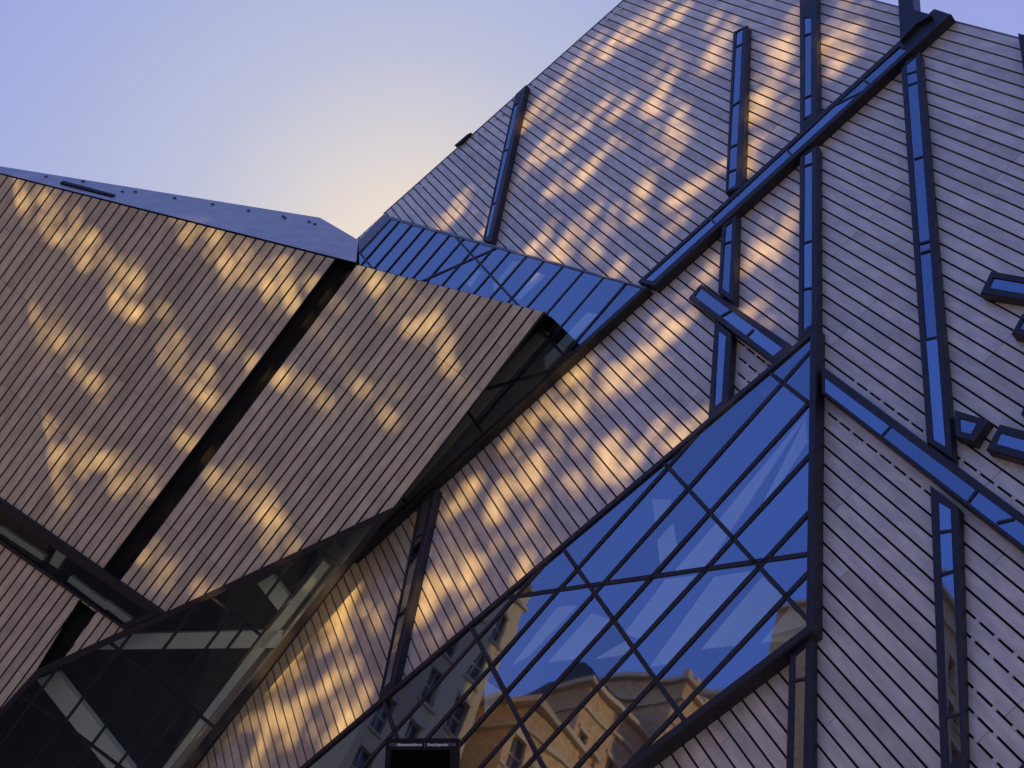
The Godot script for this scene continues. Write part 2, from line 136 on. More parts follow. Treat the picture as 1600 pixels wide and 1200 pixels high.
# gaps in the added trees that shape light patches on the cladding (ends, half width)
const LIGHT_GAPS := [
	[Vector3(5.50, 31.02, -31.10), Vector3(4.66, 30.14, -31.52), 0.209],
	[Vector3(6.11, 30.24, -30.29), Vector3(5.43, 29.49, -30.62), 0.175],
	[Vector3(5.19, 30.76, -31.28), Vector3(4.10, 29.91, -31.94), 0.254],
	[Vector3(4.21, 31.08, -32.24), Vector3(3.25, 29.77, -32.62), 0.212],
	[Vector3(3.24, 31.25, -33.16), Vector3(0.31, 28.26, -34.67), 0.230],
	[Vector3(5.55, 27.20, -29.71), Vector3(4.45, 25.35, -30.02), 0.217],
	[Vector3(4.49, 27.09, -30.60), Vector3(3.43, 26.05, -31.16), 0.194],
	[Vector3(3.34, 27.19, -31.64), Vector3(1.71, 25.70, -32.53), 0.254],
	[Vector3(1.66, 27.39, -33.18), Vector3(0.94, 25.71, -33.21), 0.231],
	[Vector3(5.27, 25.07, -29.21), Vector3(4.98, 23.04, -28.74), 0.257],
	[Vector3(6.95, 27.71, -28.66), Vector3(6.20, 25.98, -28.71), 0.269],
	[Vector3(3.37, 24.75, -30.75), Vector3(2.08, 23.52, -31.45), 0.201],
	[Vector3(1.89, 24.55, -31.98), Vector3(1.27, 23.65, -32.21), 0.191],
	[Vector3(6.18, 21.32, -27.09), Vector3(4.72, 20.50, -28.08), 0.237],
	[Vector3(4.14, 22.25, -29.20), Vector3(3.71, 20.70, -29.03), 0.197],
	[Vector3(3.26, 21.50, -29.71), Vector3(2.44, 19.89, -29.86), 0.222],
	[Vector3(2.22, 21.93, -30.77), Vector3(1.25, 20.25, -31.02), 0.203],
	[Vector3(1.37, 22.18, -31.60), Vector3(0.49, 21.06, -31.97), 0.170],
	[Vector3(-1.02, 26.53, -35.22), Vector3(-2.65, 25.13, -36.15), 0.195],
	[Vector3(-1.81, 25.14, -35.42), Vector3(-2.40, 24.68, -35.77), 0.148],
	[Vector3(-0.38, 23.93, -33.74), Vector3(-1.01, 23.09, -34.00), 0.168],
	[Vector3(3.41, 19.21, -28.76), Vector3(2.76, 18.45, -29.07), 0.153],
	[Vector3(8.55, 26.41, -26.81), Vector3(7.90, 24.49, -26.70), 0.217],
	[Vector3(10.00, 25.28, -25.14), Vector3(9.01, 23.06, -25.23), 0.171],
	[Vector3(9.62, 25.08, -25.40), Vector3(8.85, 23.84, -25.64), 0.123],
	[Vector3(8.06, 24.51, -26.57), Vector3(7.02, 22.71, -26.84), 0.271],
	[Vector3(6.98, 21.95, -26.61), Vector3(6.49, 20.55, -26.55), 0.152],
	[Vector3(7.45, 18.53, -25.00), Vector3(6.56, 16.94, -25.22), 0.181],
	[Vector3(6.35, 15.80, -25.00), Vector3(5.70, 15.08, -25.31), 0.143],
	[Vector3(5.53, 17.75, -26.40), Vector3(5.14, 17.07, -26.50), 0.098],
	[Vector3(4.88, 16.16, -26.41), Vector3(3.67, 15.25, -27.14), 0.191],
	[Vector3(4.29, 15.83, -26.81), Vector3(2.66, 14.83, -27.88), 0.235],
	[Vector3(3.49, 15.17, -27.28), Vector3(2.46, 14.42, -27.92), 0.213],
	[Vector3(2.57, 14.71, -27.92), Vector3(1.72, 14.00, -28.41), 0.194],
	[Vector3(2.39, 15.87, -28.48), Vector3(1.47, 15.01, -28.98), 0.200],
	[Vector3(1.14, 14.99, -29.27), Vector3(0.43, 14.16, -29.60), 0.156],
	[Vector3(4.89, 12.89, -25.25), Vector3(3.94, 11.97, -25.75), 0.175],
	[Vector3(3.42, 12.41, -26.37), Vector3(2.75, 11.70, -26.70), 0.159],
	[Vector3(2.87, 12.43, -26.86), Vector3(2.27, 11.73, -27.13), 0.121],
	[Vector3(2.71, 12.80, -27.13), Vector3(1.66, 11.71, -27.66), 0.205],
	[Vector3(1.32, 13.34, -28.53), Vector3(0.46, 12.10, -28.84), 0.214],
	[Vector3(1.85, 14.81, -28.58), Vector3(1.20, 14.26, -28.96), 0.132],
	[Vector3(0.59, 12.99, -29.05), Vector3(-0.48, 11.41, -29.42), 0.162],
	[Vector3(-0.16, 12.72, -29.60), Vector3(-0.71, 11.54, -29.67), 0.109],
	[Vector3(-0.96, 12.86, -30.35), Vector3(-1.78, 11.87, -30.72), 0.158],
	[Vector3(0.42, 14.60, -29.76), Vector3(-0.20, 13.51, -29.92), 0.123],
	[Vector3(0.55, 10.15, -28.08), Vector3(0.21, 9.33, -28.09), 0.152],
	[Vector3(-0.55, 10.33, -29.11), Vector3(-1.39, 9.56, -29.57), 0.170],
	[Vector3(-1.27, 10.16, -29.68), Vector3(-2.50, 8.94, -30.32), 0.194],
	[Vector3(-1.83, 10.51, -30.29), Vector3(-2.61, 9.15, -30.49), 0.132],
	[Vector3(-2.70, 10.04, -30.88), Vector3(-3.75, 8.96, -31.42), 0.157],
	[Vector3(-4.33, 10.86, -32.60), Vector3(-5.13, 8.90, -32.60), 0.259],
	[Vector3(-5.20, 10.18, -33.12), Vector3(-5.37, 8.71, -32.75), 0.119],
	[Vector3(-5.66, 9.67, -33.34), Vector3(-6.96, 7.99, -33.89), 0.218],
	[Vector3(-4.28, 7.85, -31.49), Vector3(-6.87, 6.56, -33.31), 0.174],
	[Vector3(-3.29, 7.49, -30.50), Vector3(-3.88, 6.93, -30.82), 0.153],
	[Vector3(-6.62, 7.11, -33.27), Vector3(-7.04, 5.41, -33.05), 0.214],
	[Vector3(-3.56, 7.18, -30.63), Vector3(-4.76, 5.86, -31.21), 0.175],
	[Vector3(-8.25, 6.55, -34.51), Vector3(-8.71, 5.57, -34.56), 0.174],
	[Vector3(-5.53, 6.92, -32.26), Vector3(-6.13, 5.89, -32.42), 0.115],
	[Vector3(6.88, 13.72, -23.81), Vector3(6.38, 13.49, -24.16), 0.058],
	[Vector3(0.89, 11.61, -28.30), Vector3(0.27, 10.60, -28.48), 0.104],
	[Vector3(6.52, 17.60, -25.48), Vector3(5.97, 16.76, -25.67), 0.096],
	[Vector3(-15.88, 22.08, -28.47), Vector3(-13.84, 20.75, -28.71), 0.252],
	[Vector3(-14.22, 21.03, -28.65), Vector3(-12.34, 19.49, -29.01), 0.245],
	[Vector3(-12.69, 19.76, -28.95), Vector3(-10.96, 18.55, -29.19), 0.200],
	[Vector3(-11.23, 18.78, -29.14), Vector3(-10.13, 17.67, -29.44), 0.118],
	[Vector3(-9.23, 20.04, -28.25), Vector3(-7.74, 18.65, -28.61), 0.230],
	[Vector3(-8.02, 18.87, -28.56), Vector3(-6.65, 18.01, -28.71), 0.189],
	[Vector3(-6.92, 18.22, -28.66), Vector3(-5.51, 16.89, -29.01), 0.093],
	[Vector3(-4.04, 18.26, -28.16), Vector3(-2.45, 16.64, -28.60), 0.200],
	[Vector3(-2.73, 17.00, -28.50), Vector3(-1.39, 14.97, -29.16), 0.108],
	[Vector3(-15.64, 19.15, -29.72), Vector3(-13.61, 17.16, -30.25), 0.228],
	[Vector3(-14.00, 17.54, -30.15), Vector3(-11.99, 15.59, -30.68), 0.121],
	[Vector3(-11.55, 18.15, -29.47), Vector3(-10.20, 16.99, -29.75), 0.157],
	[Vector3(-10.50, 17.31, -29.67), Vector3(-8.69, 15.25, -30.27), 0.212],
	[Vector3(-15.68, 15.75, -31.22), Vector3(-12.90, 14.04, -31.51), 0.267],
	[Vector3(-13.37, 14.30, -31.48), Vector3(-11.27, 13.37, -31.53), 0.220],
	[Vector3(-11.61, 13.54, -31.52), Vector3(-10.26, 12.75, -31.64), 0.216],
	[Vector3(-8.46, 16.89, -29.50), Vector3(-6.80, 15.84, -29.69), 0.113],
	[Vector3(-7.18, 16.09, -29.65), Vector3(-4.85, 14.59, -29.91), 0.111],
	[Vector3(-9.45, 14.30, -30.82), Vector3(-8.25, 12.77, -31.29), 0.134],
	[Vector3(-8.48, 13.01, -31.22), Vector3(-7.30, 12.12, -31.42), 0.152],
	[Vector3(-7.52, 12.96, -31.08), Vector3(-6.46, 11.16, -31.70), 0.207],
	[Vector3(-10.46, 11.13, -32.39), Vector3(-8.61, 10.05, -32.55), 0.195],
	[Vector3(-15.51, 9.59, -33.91), Vector3(-13.75, 8.47, -34.11), 0.231],
	[Vector3(-15.38, 7.71, -34.72), Vector3(-14.75, 7.37, -34.77), 0.192],
	[Vector3(-4.84, 16.23, -29.19), Vector3(-3.47, 14.29, -29.81), 0.082],
	[Vector3(-14.95, 14.43, -31.68), Vector3(-13.19, 13.05, -32.00), 0.143],
	[Vector3(-5.93, 18.19, -28.51), Vector3(-5.00, 17.50, -28.66), 0.074]]

const TO_LIGHT := Vector3(-0.35, 0.08, 0.93)
const EYE := Vector3(0, 1.6, 0)
const PITCH := 25.0

var rng := RandomNumberGenerator.new()
var mats := {}
var names := {}

func _ready():
	rng.seed = 77
	setup_view()
	make_materials()
	build_ground()
	build_tall_wing()
	build_low_wing()
	build_sign()
	build_stone_building()
	build_screen_trees()

func setup_view():
	var cam := Camera3D.new()
	cam.name = "camera"
	cam.position = EYE
	cam.rotation_degrees = Vector3(PITCH, 0, 0)
	cam.fov = rad_to_deg(2.0 * atan(600.0 / 1800.0))
	cam.near = 0.1
	cam.far = 2000.0
	add_child(cam)
	cam.current = true
	var env := Environment.new()
	env.background_mode = Environment.BG_SKY
	var sky := Sky.new()
	var sm := PanoramaSkyMaterial.new()
	sm.panorama = sky_texture()
	sm.energy_multiplier = 1.0
	sky.sky_material = sm
	env.sky = sky
	env.background_energy_multiplier = 1.0
	env.tonemap_mode = Environment.TONE_MAPPER_LINEAR
	env.tonemap_exposure = 2.0
	env.sdfgi_enabled = true
	env.ssao_enabled = true
	env.ssil_enabled = true
	var we := WorldEnvironment.new()
	we.name = "environment"
	we.environment = env
	add_child(we)
	var sun := DirectionalLight3D.new()
	sun.name = "reflected_sun"  # stands in for sunlight reflected off glass buildings behind the camera
	sun.light_color = Color(1.0, 0.82, 0.52)
	sun.light_energy = 0.9
	sun.light_angular_distance = 0.45
	sun.shadow_enabled = true
	add_child(sun)
	sun.look_at_from_position(TO_LIGHT * 60.0, Vector3.ZERO, Vector3.UP)

# evening sky: cream close to the sun that stands behind the roofs, deepening to blue away from it, a little haze along the horizon
func sky_texture() -> ImageTexture:
	var w := 512
	var h := 256
	var img := Image.create(w, h, false, Image.FORMAT_RGBF)
	var glow := Vector3(-0.085, 0.50, -0.86).normalized()
	var stops := [[0.0, Color(0.42, 0.365, 0.325)], [4.0, Color(0.40, 0.35, 0.315)], [7.5, Color(0.315, 0.305, 0.335)], [11.0, Color(0.25, 0.265, 0.35)], [15.0, Color(0.21, 0.235, 0.36)], [23.0, Color(0.158, 0.185, 0.372)], [34.0, Color(0.15, 0.18, 0.38)], [50.0, Color(0.08, 0.13, 0.38)], [80.0, Color(0.05, 0.10, 0.37)], [180.0, Color(0.05, 0.10, 0.37)]]
	for y in h:
		var el := (0.5 - (y + 0.5) / h) * PI
		for x in w:
			var az := (x + 0.5) / w * TAU   # the picture begins straight ahead
			var d := Vector3(sin(az) * cos(el), sin(el), -cos(az) * cos(el))
			var c: Color
			if el < 0.0:
				c = Color(0.18, 0.16, 0.145)
			else:
				var t := rad_to_deg(acos(clampf(d.dot(glow), -1, 1)))
				c = stops[stops.size() - 1][1]
				for i in stops.size() - 1:
					if t <= stops[i + 1][0]:
						c = (stops[i][1] as Color).lerp(stops[i + 1][1], (t - stops[i][0]) / (stops[i + 1][0] - stops[i][0]))
						break
				c = c.lerp(Color(0.86, 0.74, 0.55), 0.9 * exp(-rad_to_deg(el) / 9.5))
			img.set_pixel(x, y, c)
	return ImageTexture.create_from_image(img)

# ---------------------------------------------------------------- materials

func lin(r: float, g: float, b: float) -> Color:
	return Color(r, g, b).linear_to_srgb()

func mat(called: String, c: Color, rough: float, metal := 0.0) -> StandardMaterial3D:
	var m := StandardMaterial3D.new()
	m.resource_name = called
	m.albedo_color = c
	m.roughness = rough
	m.metallic = metal
	mats[called] = m
	return m

func noise_tex(freq: float, lo: Color, hi: Color, sd: int, normal := false, octaves := 4, strength := 4.0) -> NoiseTexture2D:
	var n := FastNoiseLite.new()
	n.seed = sd
	n.noise_type = FastNoiseLite.TYPE_SIMPLEX_SMOOTH
	n.frequency = freq
	n.fractal_octaves = octaves
	var t := NoiseTexture2D.new()
	t.width = 512
	t.height = 512
	t.seamless = true
	t.noise = n
	if normal:
		t.as_normal_map = true
		t.bump_strength = strength
	else:
		var g := Gradient.new()
		g.set_color(0, lo)
		g.set_color(1, hi)
		t.color_ramp = g
	return t

func plain_tex() -> GradientTexture2D:
	var g := Gradient.new()
	g.set_color(0, Color.WHITE)
	g.set_color(1, Color.WHITE)
	var t := GradientTexture2D.new()
	t.gradient = g
	t.width = 4
	t.height = 4
	return t

func make_materials():
	var tones := [1.0, 0.94, 1.03, 0.88, 1.0, 0.97, 1.02, 0.83]
	var dents := noise_tex(0.010, Color.BLACK, Color.WHITE, 63, true, 3, 3.0)
	for wing in 2:
		for i in tones.size():
			var k: float = tones[i]
			var c := lin(0.81 * k, 0.715 * k, 0.535 * k) if wing == 0 else lin(0.84 * k, 0.765 * k, 0.575 * k)
			var m := mat(("tall_metal_%d" if wing == 0 else "low_metal_%d") % i, c, 0.42, 0.3)
			m.albedo_texture = noise_tex(0.012, Color(0.84, 0.84, 0.855), Color(1, 1, 1), 11 + i % 3)
			m.normal_enabled = true
			m.normal_texture = dents
			m.normal_scale = 0.15
			m.uv1_scale = Vector3(0.16, 0.5, 1)
			m.uv1_offset = Vector3(0.13 * i, 0.29 * i, 0)
	mat("return_metal", lin(0.78, 0.74, 0.58), 0.6, 0.1)
	mat("backing", lin(0.012, 0.012, 0.014), 0.9)
	mat("channel", lin(0.008, 0.008, 0.008), 0.8)
	var fr := mat("frame", lin(0.026, 0.024, 0.032), 0.45, 0.2)
	fr.albedo_texture = noise_tex(0.02, Color(0.75, 0.75, 0.78), Color(1, 1, 1), 5)
	mat("mullion", lin(0.012, 0.012, 0.016), 0.5)
	mat("slate_trim", lin(0.16, 0.17, 0.21), 0.5, 0.3)
	for i in 4:
		var g := mat("glass_%d" % i, Color(0.84, 0.92, 1.0, [0.41, 0.37, 0.44, 0.33][i]), 0.02, 1.0)
		g.albedo_texture = plain_tex()
		g.transparency = BaseMaterial3D.TRANSPARENCY_ALPHA
		g.normal_enabled = true
		g.normal_texture = noise_tex(0.006, Color.BLACK, Color.WHITE, 21 + i, true, 2, 3.0)
		g.normal_scale = 0.075
		g.uv1_scale = Vector3(0.12, 0.12, 1)
		var d := mat("dark_glass_%d" % i, Color(0.75, 0.85, 0.85, 0.07), 0.03, 1.0)
		d.albedo_texture = plain_tex()
		d.transparency = BaseMaterial3D.TRANSPARENCY_ALPHA
	mat("interior", lin(0.02, 0.02, 0.022), 0.9)
	mat("blind", lin(0.66, 0.84, 0.66), 0.7)
	mat("wedge_reflection", lin(0.75, 0.70, 0.52), 0.8)  # colour of the low wing mirrored in the wedge, put on a panel
	mat("beam", lin(0.50, 0.60, 0.48), 0.6)
	mat("anchor", lin(0.75, 0.72, 0.68), 0.25, 0.8)
	mat("dark_anchor", lin(0.05, 0.05, 0.06), 0.5)
	var rf := mat("roof_metal", lin(0.43, 0.43, 0.43), 0.45, 0.4)
	rf.albedo_texture = noise_tex(0.01, Color(0.8, 0.82, 0.86), Color(1, 1, 1), 31)
	rf.uv1_triplanar = true
	rf.uv1_scale = Vector3(0.3, 0.3, 0.3)
	var gr := mat("paving", lin(0.56, 0.49, 0.39), 0.85)
	gr.albedo_texture = noise_tex(0.02, Color(0.7, 0.7, 0.7), Color(1, 1, 1), 41)
	gr.uv1_triplanar = true
	gr.uv1_world_triplanar = true
	gr.uv1_scale = Vector3(0.2, 0.2, 0.2)
	mat("asphalt", lin(0.08, 0.075, 0.07), 0.9)
	var st := mat("sandstone", lin(0.80, 0.55, 0.33), 0.8)
	st.albedo_texture = noise_tex(0.03, Color(0.78, 0.76, 0.72), Color(1, 1, 1), 51)
	st.uv1_triplanar = true
	st.uv1_scale = Vector3(0.15, 0.15, 0.15)
	mat("pale_stone", lin(0.6, 0.5, 0.36), 0.8)
	mat("grey_render", lin(0.64, 0.54, 0.36), 0.8)
	mat("slate", lin(0.05, 0.05, 0.055), 0.7)
	mat("room_glass", lin(0.10, 0.11, 0.11), 0.15, 0.3)
	mat("bark", lin(0.10, 0.08, 0.06), 0.9)
	var lf := mat("leaf", lin(0.10, 0.10, 0.05), 0.7)
	lf.cull_mode = BaseMaterial3D.CULL_DISABLED
	var ca := mat("sign_case", lin(0.020, 0.016, 0.014), 0.7)
	ca.metallic_specular = 0.2
	var sc := mat("sign_screen", lin(0.002, 0.002, 0.002), 0.7)
	sc.metallic_specular = 0.1
	mat("sign_letter", lin(0.85, 0.80, 0.76), 0.6)
	mat("sign_letter_thin", lin(0.26, 0.23, 0.23), 0.6)

# ---------------------------------------------------------------- helpers

func numbered(called: String) -> String:
	var n: int = names.get(called, 0)
	names[called] = n + 1
	return called if n == 0 else "%s_%03d" % [called, n]

func thing(called: String, label: String, category: String, at := Vector3.ZERO, group := "") -> Node3D:
	var o := Node3D.new()
	o.name = numbered(called)
	add_child(o)
	o.position = at
	o.set_meta("label", label)
	o.set_meta("category", category)
	if group != "":
		o.set_meta("group", group)
	return o

func new_st() -> SurfaceTool:
	var st := SurfaceTool.new()
	st.begin(Mesh.PRIMITIVE_TRIANGLES)
	st.set_smooth_group(-1)
	return st

func obj(called: String, st: SurfaceTool, m: Material, parent: Node) -> MeshInstance3D:
	st.generate_normals()
	var mi := MeshInstance3D.new()
	mi.name = called
	mi.mesh = st.commit()
	mi.material_override = m
	parent.add_child(mi, true)
	return mi

func part(called: String, parent: Node) -> Node3D:
	var o := Node3D.new()
	o.name = called
	parent.add_child(o, true)
	return o

# a facade point
func pt(pl: Array, q: Vector2, w: float) -> Vector3:
	return pl[0] + pl[1] * q.x + pl[2] * q.y + pl[3] * w

func tri(st: SurfaceTool, a: Vector3, b: Vector3, c: Vector3, out: Vector3, ta := Vector2.ZERO, tb := Vector2.ZERO, tc := Vector2.ZERO):
	if (b - a).cross(c - a).dot(out) > 0.0:   # front faces run clockwise
		var s := b
		b = c
		c = s
		var ts := tb
		tb = tc
		tc = ts
	st.set_uv(ta)
	st.add_vertex(a)
	st.set_uv(tb)
	st.add_vertex(b)
	st.set_uv(tc)
	st.add_vertex(c)

func quad(st: SurfaceTool, a: Vector3, b: Vector3, c: Vector3, d: Vector3, out: Vector3):
	tri(st, a, b, c, out)
	tri(st, a, c, d, out)

func packed(a: Array) -> PackedVector2Array:
	return PackedVector2Array(a)

func centre(p: PackedVector2Array) -> Vector2:
	var c := Vector2.ZERO
	for q in p:
		c += q
	return c / maxf(1.0, p.size())

func area(p: PackedVector2Array) -> float:
	var a := 0.0
	for i in p.size():
		a += p[i].cross(p[(i + 1) % p.size()])
	return absf(a) * 0.5

# a flat plate cut to a facade polygon, with its edges; tilt leans its face by a hair
func plate(st: SurfaceTool, pl: Array, p: PackedVector2Array, w0: float, w1: float, tilt := Vector2.ZERO):
	var c := centre(p)
	var idx := Geometry2D.triangulate_polygon(p)
	for i in range(0, idx.size(), 3):
		var q := [p[idx[i]], p[idx[i + 1]], p[idx[i + 2]]]
		tri(st, pt(pl, q[0], w1 + tilt.dot(q[0] - c)), pt(pl, q[1], w1 + tilt.dot(q[1] - c)), pt(pl, q[2], w1 + tilt.dot(q[2] - c)), pl[3], q[0], q[1], q[2])
	if w0 < w1:
		for i in p.size():
			var a := p[i]
			var b := p[(i + 1) % p.size()]
			var mid := (a + b) * 0.5
			var o := Vector2(b.y - a.y, a.x - b.x)
			if Geometry2D.is_point_in_polygon(mid + o.normalized() * 0.004, p):
				o = -o
			quad(st, pt(pl, a, w0), pt(pl, b, w0), pt(pl, b, w1 + tilt.dot(b - c)), pt(pl, a, w1 + tilt.dot(a - c)), pl[1] * o.x + pl[2] * o.y)

# a square bar lying along a line in the facade
func bar(st: SurfaceTool, pl: Array, a: Vector2, b: Vector2, wide: float, w0: float, w1: float):
	var d := (b - a).normalized()
	var n := Vector2(-d.y, d.x) * wide * 0.5
	plate(st, pl, PackedVector2Array([a - n, b - n, b + n, a + n]), w0, w1)

# pieces of a polygon on each side of a line
func cut(pieces: Array, a: Vector2, b: Vector2) -> Array:
	var d := (b - a).normalized()
	var n := Vector2(-d.y, d.x)
	var p0 := a - (b - a) * 0.09
	var p1 := b + (b - a) * 0.09
	var made := []
	for p in pieces:
		# only where the line runs right across the piece
		var hits := 0
		for i in p.size():
			if Geometry2D.segment_intersects_segment(p0, p1, p[i], p[(i + 1) % p.size()]) != null:
				hits += 1
		if hits < 2:
			made.append(p)
			continue
		for s in [1.0, -1.0]:
			var half := PackedVector2Array([a - d * 200.0, b + d * 200.0, b + d * 200.0 + n * 200.0 * s, a - d * 200.0 + n * 200.0 * s])
			for r in Geometry2D.intersect_polygons(p, half):
				if area(r) > 0.004:
					made.append(r)
	return made

# a window: frame bars that stand proud of the boards, glazing bars, a pane of glass in every opening
func window(pl: Array, spec: Dictionary, called: String, parent: Node, glass: String, fm: String) -> Node3D:
	var win := part(called, parent)
	if spec.label != "":
		win.set_meta("label", spec.label)
	var o: Array = spec.outer
	var n: Array = spec.inner
	for i in o.size():
		var j := (i + 1) % o.size()
		var st := new_st()
		var w: float = spec.w
		var g: float = spec.glass
		var mid: Vector2 = (o[i] + o[j]) * 0.5 - (n[i] + n[j]) * 0.5
		var out: Vector3 = pl[1] * mid.x + pl[2] * mid.y
		var bev := 0.025
		var oi: Vector2 = o[i].lerp(n[i], bev / maxf(0.03, o[i].distance_to(n[i])))
		var oj: Vector2 = o[j].lerp(n[j], bev / maxf(0.03, o[j].distance_to(n[j])))
		quad(st, pt(pl, oi, w), pt(pl, oj, w), pt(pl, n[j], w), pt(pl, n[i], w), pl[3])
		quad(st, pt(pl, o[i], w - bev), pt(pl, o[j], w - bev), pt(pl, oj, w), pt(pl, oi, w), out.normalized() + pl[3])
		quad(st, pt(pl, o[i], -0.06), pt(pl, o[j], -0.06), pt(pl, o[j], w - bev), pt(pl, o[i], w - bev), out)
		quad(st, pt(pl, n[i], g - 0.06), pt(pl, n[j], g - 0.06), pt(pl, n[j], w), pt(pl, n[i], w), -out)
		# behind the frame bar, so that no light gets in round the glass
		quad(st, pt(pl, o[i], -0.06), pt(pl, o[j], -0.06), pt(pl, n[j], g - 0.06), pt(pl, n[i], g - 0.06), -pl[3])
		obj("frame", st, mats[fm if fm != "slate_trim" or i != 1 else "mullion"], win)
	var inner := packed(n)
	var pieces := [inner]
	for b in spec.bars:
		pieces = cut(pieces, b[0], b[1])
		for line in Geometry2D.intersect_polyline_with_polygon(PackedVector2Array([b[0] - (b[1] - b[0]) * 0.09, b[1] + (b[1] - b[0]) * 0.09]), inner):
			var st := new_st()
			bar(st, pl, line[0], line[line.size() - 1], spec.bar, spec.glass - 0.05, spec.glass + 0.03)
			obj("mullion", st, mats.mullion, win)
	for p in pieces:
		var st := new_st()
		var reach := 0.3
		for q in p:
			reach = maxf(reach, q.distance_to(centre(p)))
		plate(st, pl, p, spec.glass, spec.glass, Vector2(rng.randf_range(-1, 1), rng.randf_range(-1, 1)) * minf(0.012, 0.014 / reach))
		obj("pane", st, mats["%s_%d" % [glass, rng.randi() % 4]], win)
	return win

# how large a facade piece shows in the photograph (0 when outside it)
func shows(pl: Array, p: PackedVector2Array) -> float:
	var best := 0.0
	var probe := [centre(p)]
	for q in p:
		probe.append(q)
	var t := deg_to_rad(PITCH)
	for q in probe:
		var d := pt(pl, q, 0.0) - EYE
		var fwd := -d.z * cos(t) + d.y * sin(t)
		var up := d.y * cos(t) + d.z * sin(t)
		if fwd > 1.0 and absf(d.x / fwd) < 0.46 and absf(up / fwd) < 0.35:
			best = maxf(best, area(p) / (fwd * fwd))
	return best

# the boards of one face: cut to its outline, round its windows, and to lengths
func cladding(pl: Array, outline: PackedVector2Array, holes: Array, first: float, pitch: float, length: float, groove: float, keys: Array, parent: Node):
	var pieces := []
	var back := new_st()
	var vlo := INF
	var vhi := -INF
	var ulo := INF
	var uhi := -INF
	for q in outline:
		vlo = minf(vlo, q.y)
		vhi = maxf(vhi, q.y)
		ulo = minf(ulo, q.x)
		uhi = maxf(uhi, q.x)
	var boxes := []
	for h in holes:
		var r := Rect2(h[0], Vector2.ZERO)
		for q in h:
			r = r.expand(q)
		boxes.append(r)
	for k in range(floori((vlo - first) / pitch), ceili((vhi - first) / pitch) + 1):
		var va := first + k * pitch
		var whole := PackedVector2Array([Vector2(ulo - 1, va), Vector2(uhi + 1, va), Vector2(uhi + 1, va + pitch), Vector2(ulo - 1, va + pitch)])
		var board := PackedVector2Array([Vector2(ulo - 1, va + groove), Vector2(uhi + 1, va + groove), Vector2(uhi + 1, va + pitch - groove), Vector2(ulo - 1, va + pitch - groove)])
		for layer in 2:
			var left: Array = Geometry2D.intersect_polygons(whole if layer == 0 else board, outline)
			for hi in holes.size():
				if boxes[hi].end.y < va or boxes[hi].position.y > va + pitch:
					continue
				var rest := []
				for p in left:
					rest.append_array(Geometry2D.clip_polygons(p, holes[hi]))
				left = rest
			for p in left:
				if Geometry2D.is_polygon_clockwise(p) != Geometry2D.is_polygon_clockwise(whole):
					continue
				if layer == 0:
					plate(back, pl, p, -0.075, -0.075)
					continue
				# butt joints: in line over a few boards, then shifted
				var shift := length * (0.5 if (floori(k / 11.0) % 2) == 0 else 0.12) + (0.0 if k % 7 != 3 else 1.3)
				var cuts := [p]
				for j in range(floori((ulo - shift) / length), ceili((uhi - shift) / length) + 1):
					var u := j * length + shift
					var next := []
					for c in cuts:
						var lo := INF
						var hi2 := -INF
						for q in c:
							lo = minf(lo, q.x)
							hi2 = maxf(hi2, q.x)
						if u < lo + 0.5 or u > hi2 - 0.5:
							next.append(c)
							continue
						for s in [[-400.0, -0.006], [0.006, 400.0]]:
							next.append_array(Geometry2D.intersect_polygons(c, PackedVector2Array([Vector2(u + s[0], va - 1), Vector2(u + s[1], va - 1), Vector2(u + s[1], va + 2), Vector2(u + s[0], va + 2)])))
					cuts = next
				for c in cuts:
					if area(c) > 0.004:
						pieces.append([shows(pl, c), c])
	obj("backing_sheet", back, mats.backing, parent)
	pieces.sort_custom(func(a, b): return a[0] > b[0])
	var rest := {}
	var count := 0
	for e in pieces:
		var key: String = keys[rng.randi() % keys.size()]
		var tilt := Vector2(rng.randf_range(-1, 1) * 0.0006, rng.randf_range(-1, 1) * 0.008)
		if e[0] > 0.0 and count < 298:
			var st := new_st()
			plate(st, pl, e[1], -0.05, 0.0, tilt)
			obj("cladding_panel", st, mats[key], parent)
			count += 1
		else:
			if not rest.has(key):
				rest[key] = new_st()
			plate(rest[key], pl, e[1], -0.05, 0.0, tilt)
	print(parent.name, " panels ", pieces.size(), " of their own ", count)
	for key in rest:
		var r := obj("far_cladding", rest[key], mats[key], parent)
		r.set_meta("kind", "stuff")

func block(st: SurfaceTool, a: Vector3, b: Vector3):
	var lo := Vector3(minf(a.x, b.x), minf(a.y, b.y), minf(a.z, b.z))
	var hi := Vector3(maxf(a.x, b.x), maxf(a.y, b.y), maxf(a.z, b.z))
	var p := []
	for i in 8:
		p.append(Vector3(hi.x if i & 1 else lo.x, hi.y if i & 2 else lo.y, hi.z if i & 4 else lo.z))
	for f in [[0, 2, 3, 1, Vector3(0, 0, -1)], [4, 5, 7, 6, Vector3(0, 0, 1)], [0, 1, 5, 4, Vector3(0, -1, 0)], [2, 6, 7, 3, Vector3(0, 1, 0)], [0, 4, 6, 2, Vector3(-1, 0, 0)], [1, 3, 7, 5, Vector3(1, 0, 0)]]:
		quad(st, p[f[0]], p[f[1]], p[f[2]], p[f[3]], f[4])

func ball(r: float) -> SphereMesh:
	var s := SphereMesh.new()
	s.radius = r
	s.height = 2.0 * r
	s.radial_segments = 10
	s.rings = 5
	return s

func anchors(at: Array, m: Material, r: float, parent: Node):
	var mesh := ball(r)
	for p in at:
		var mi := MeshInstance3D.new()
		mi.name = "anchor"
		mi.mesh = mesh
		mi.material_override = m
		mi.position = p
		parent.add_child(mi, true)

# ---------------------------------------------------------------- the setting

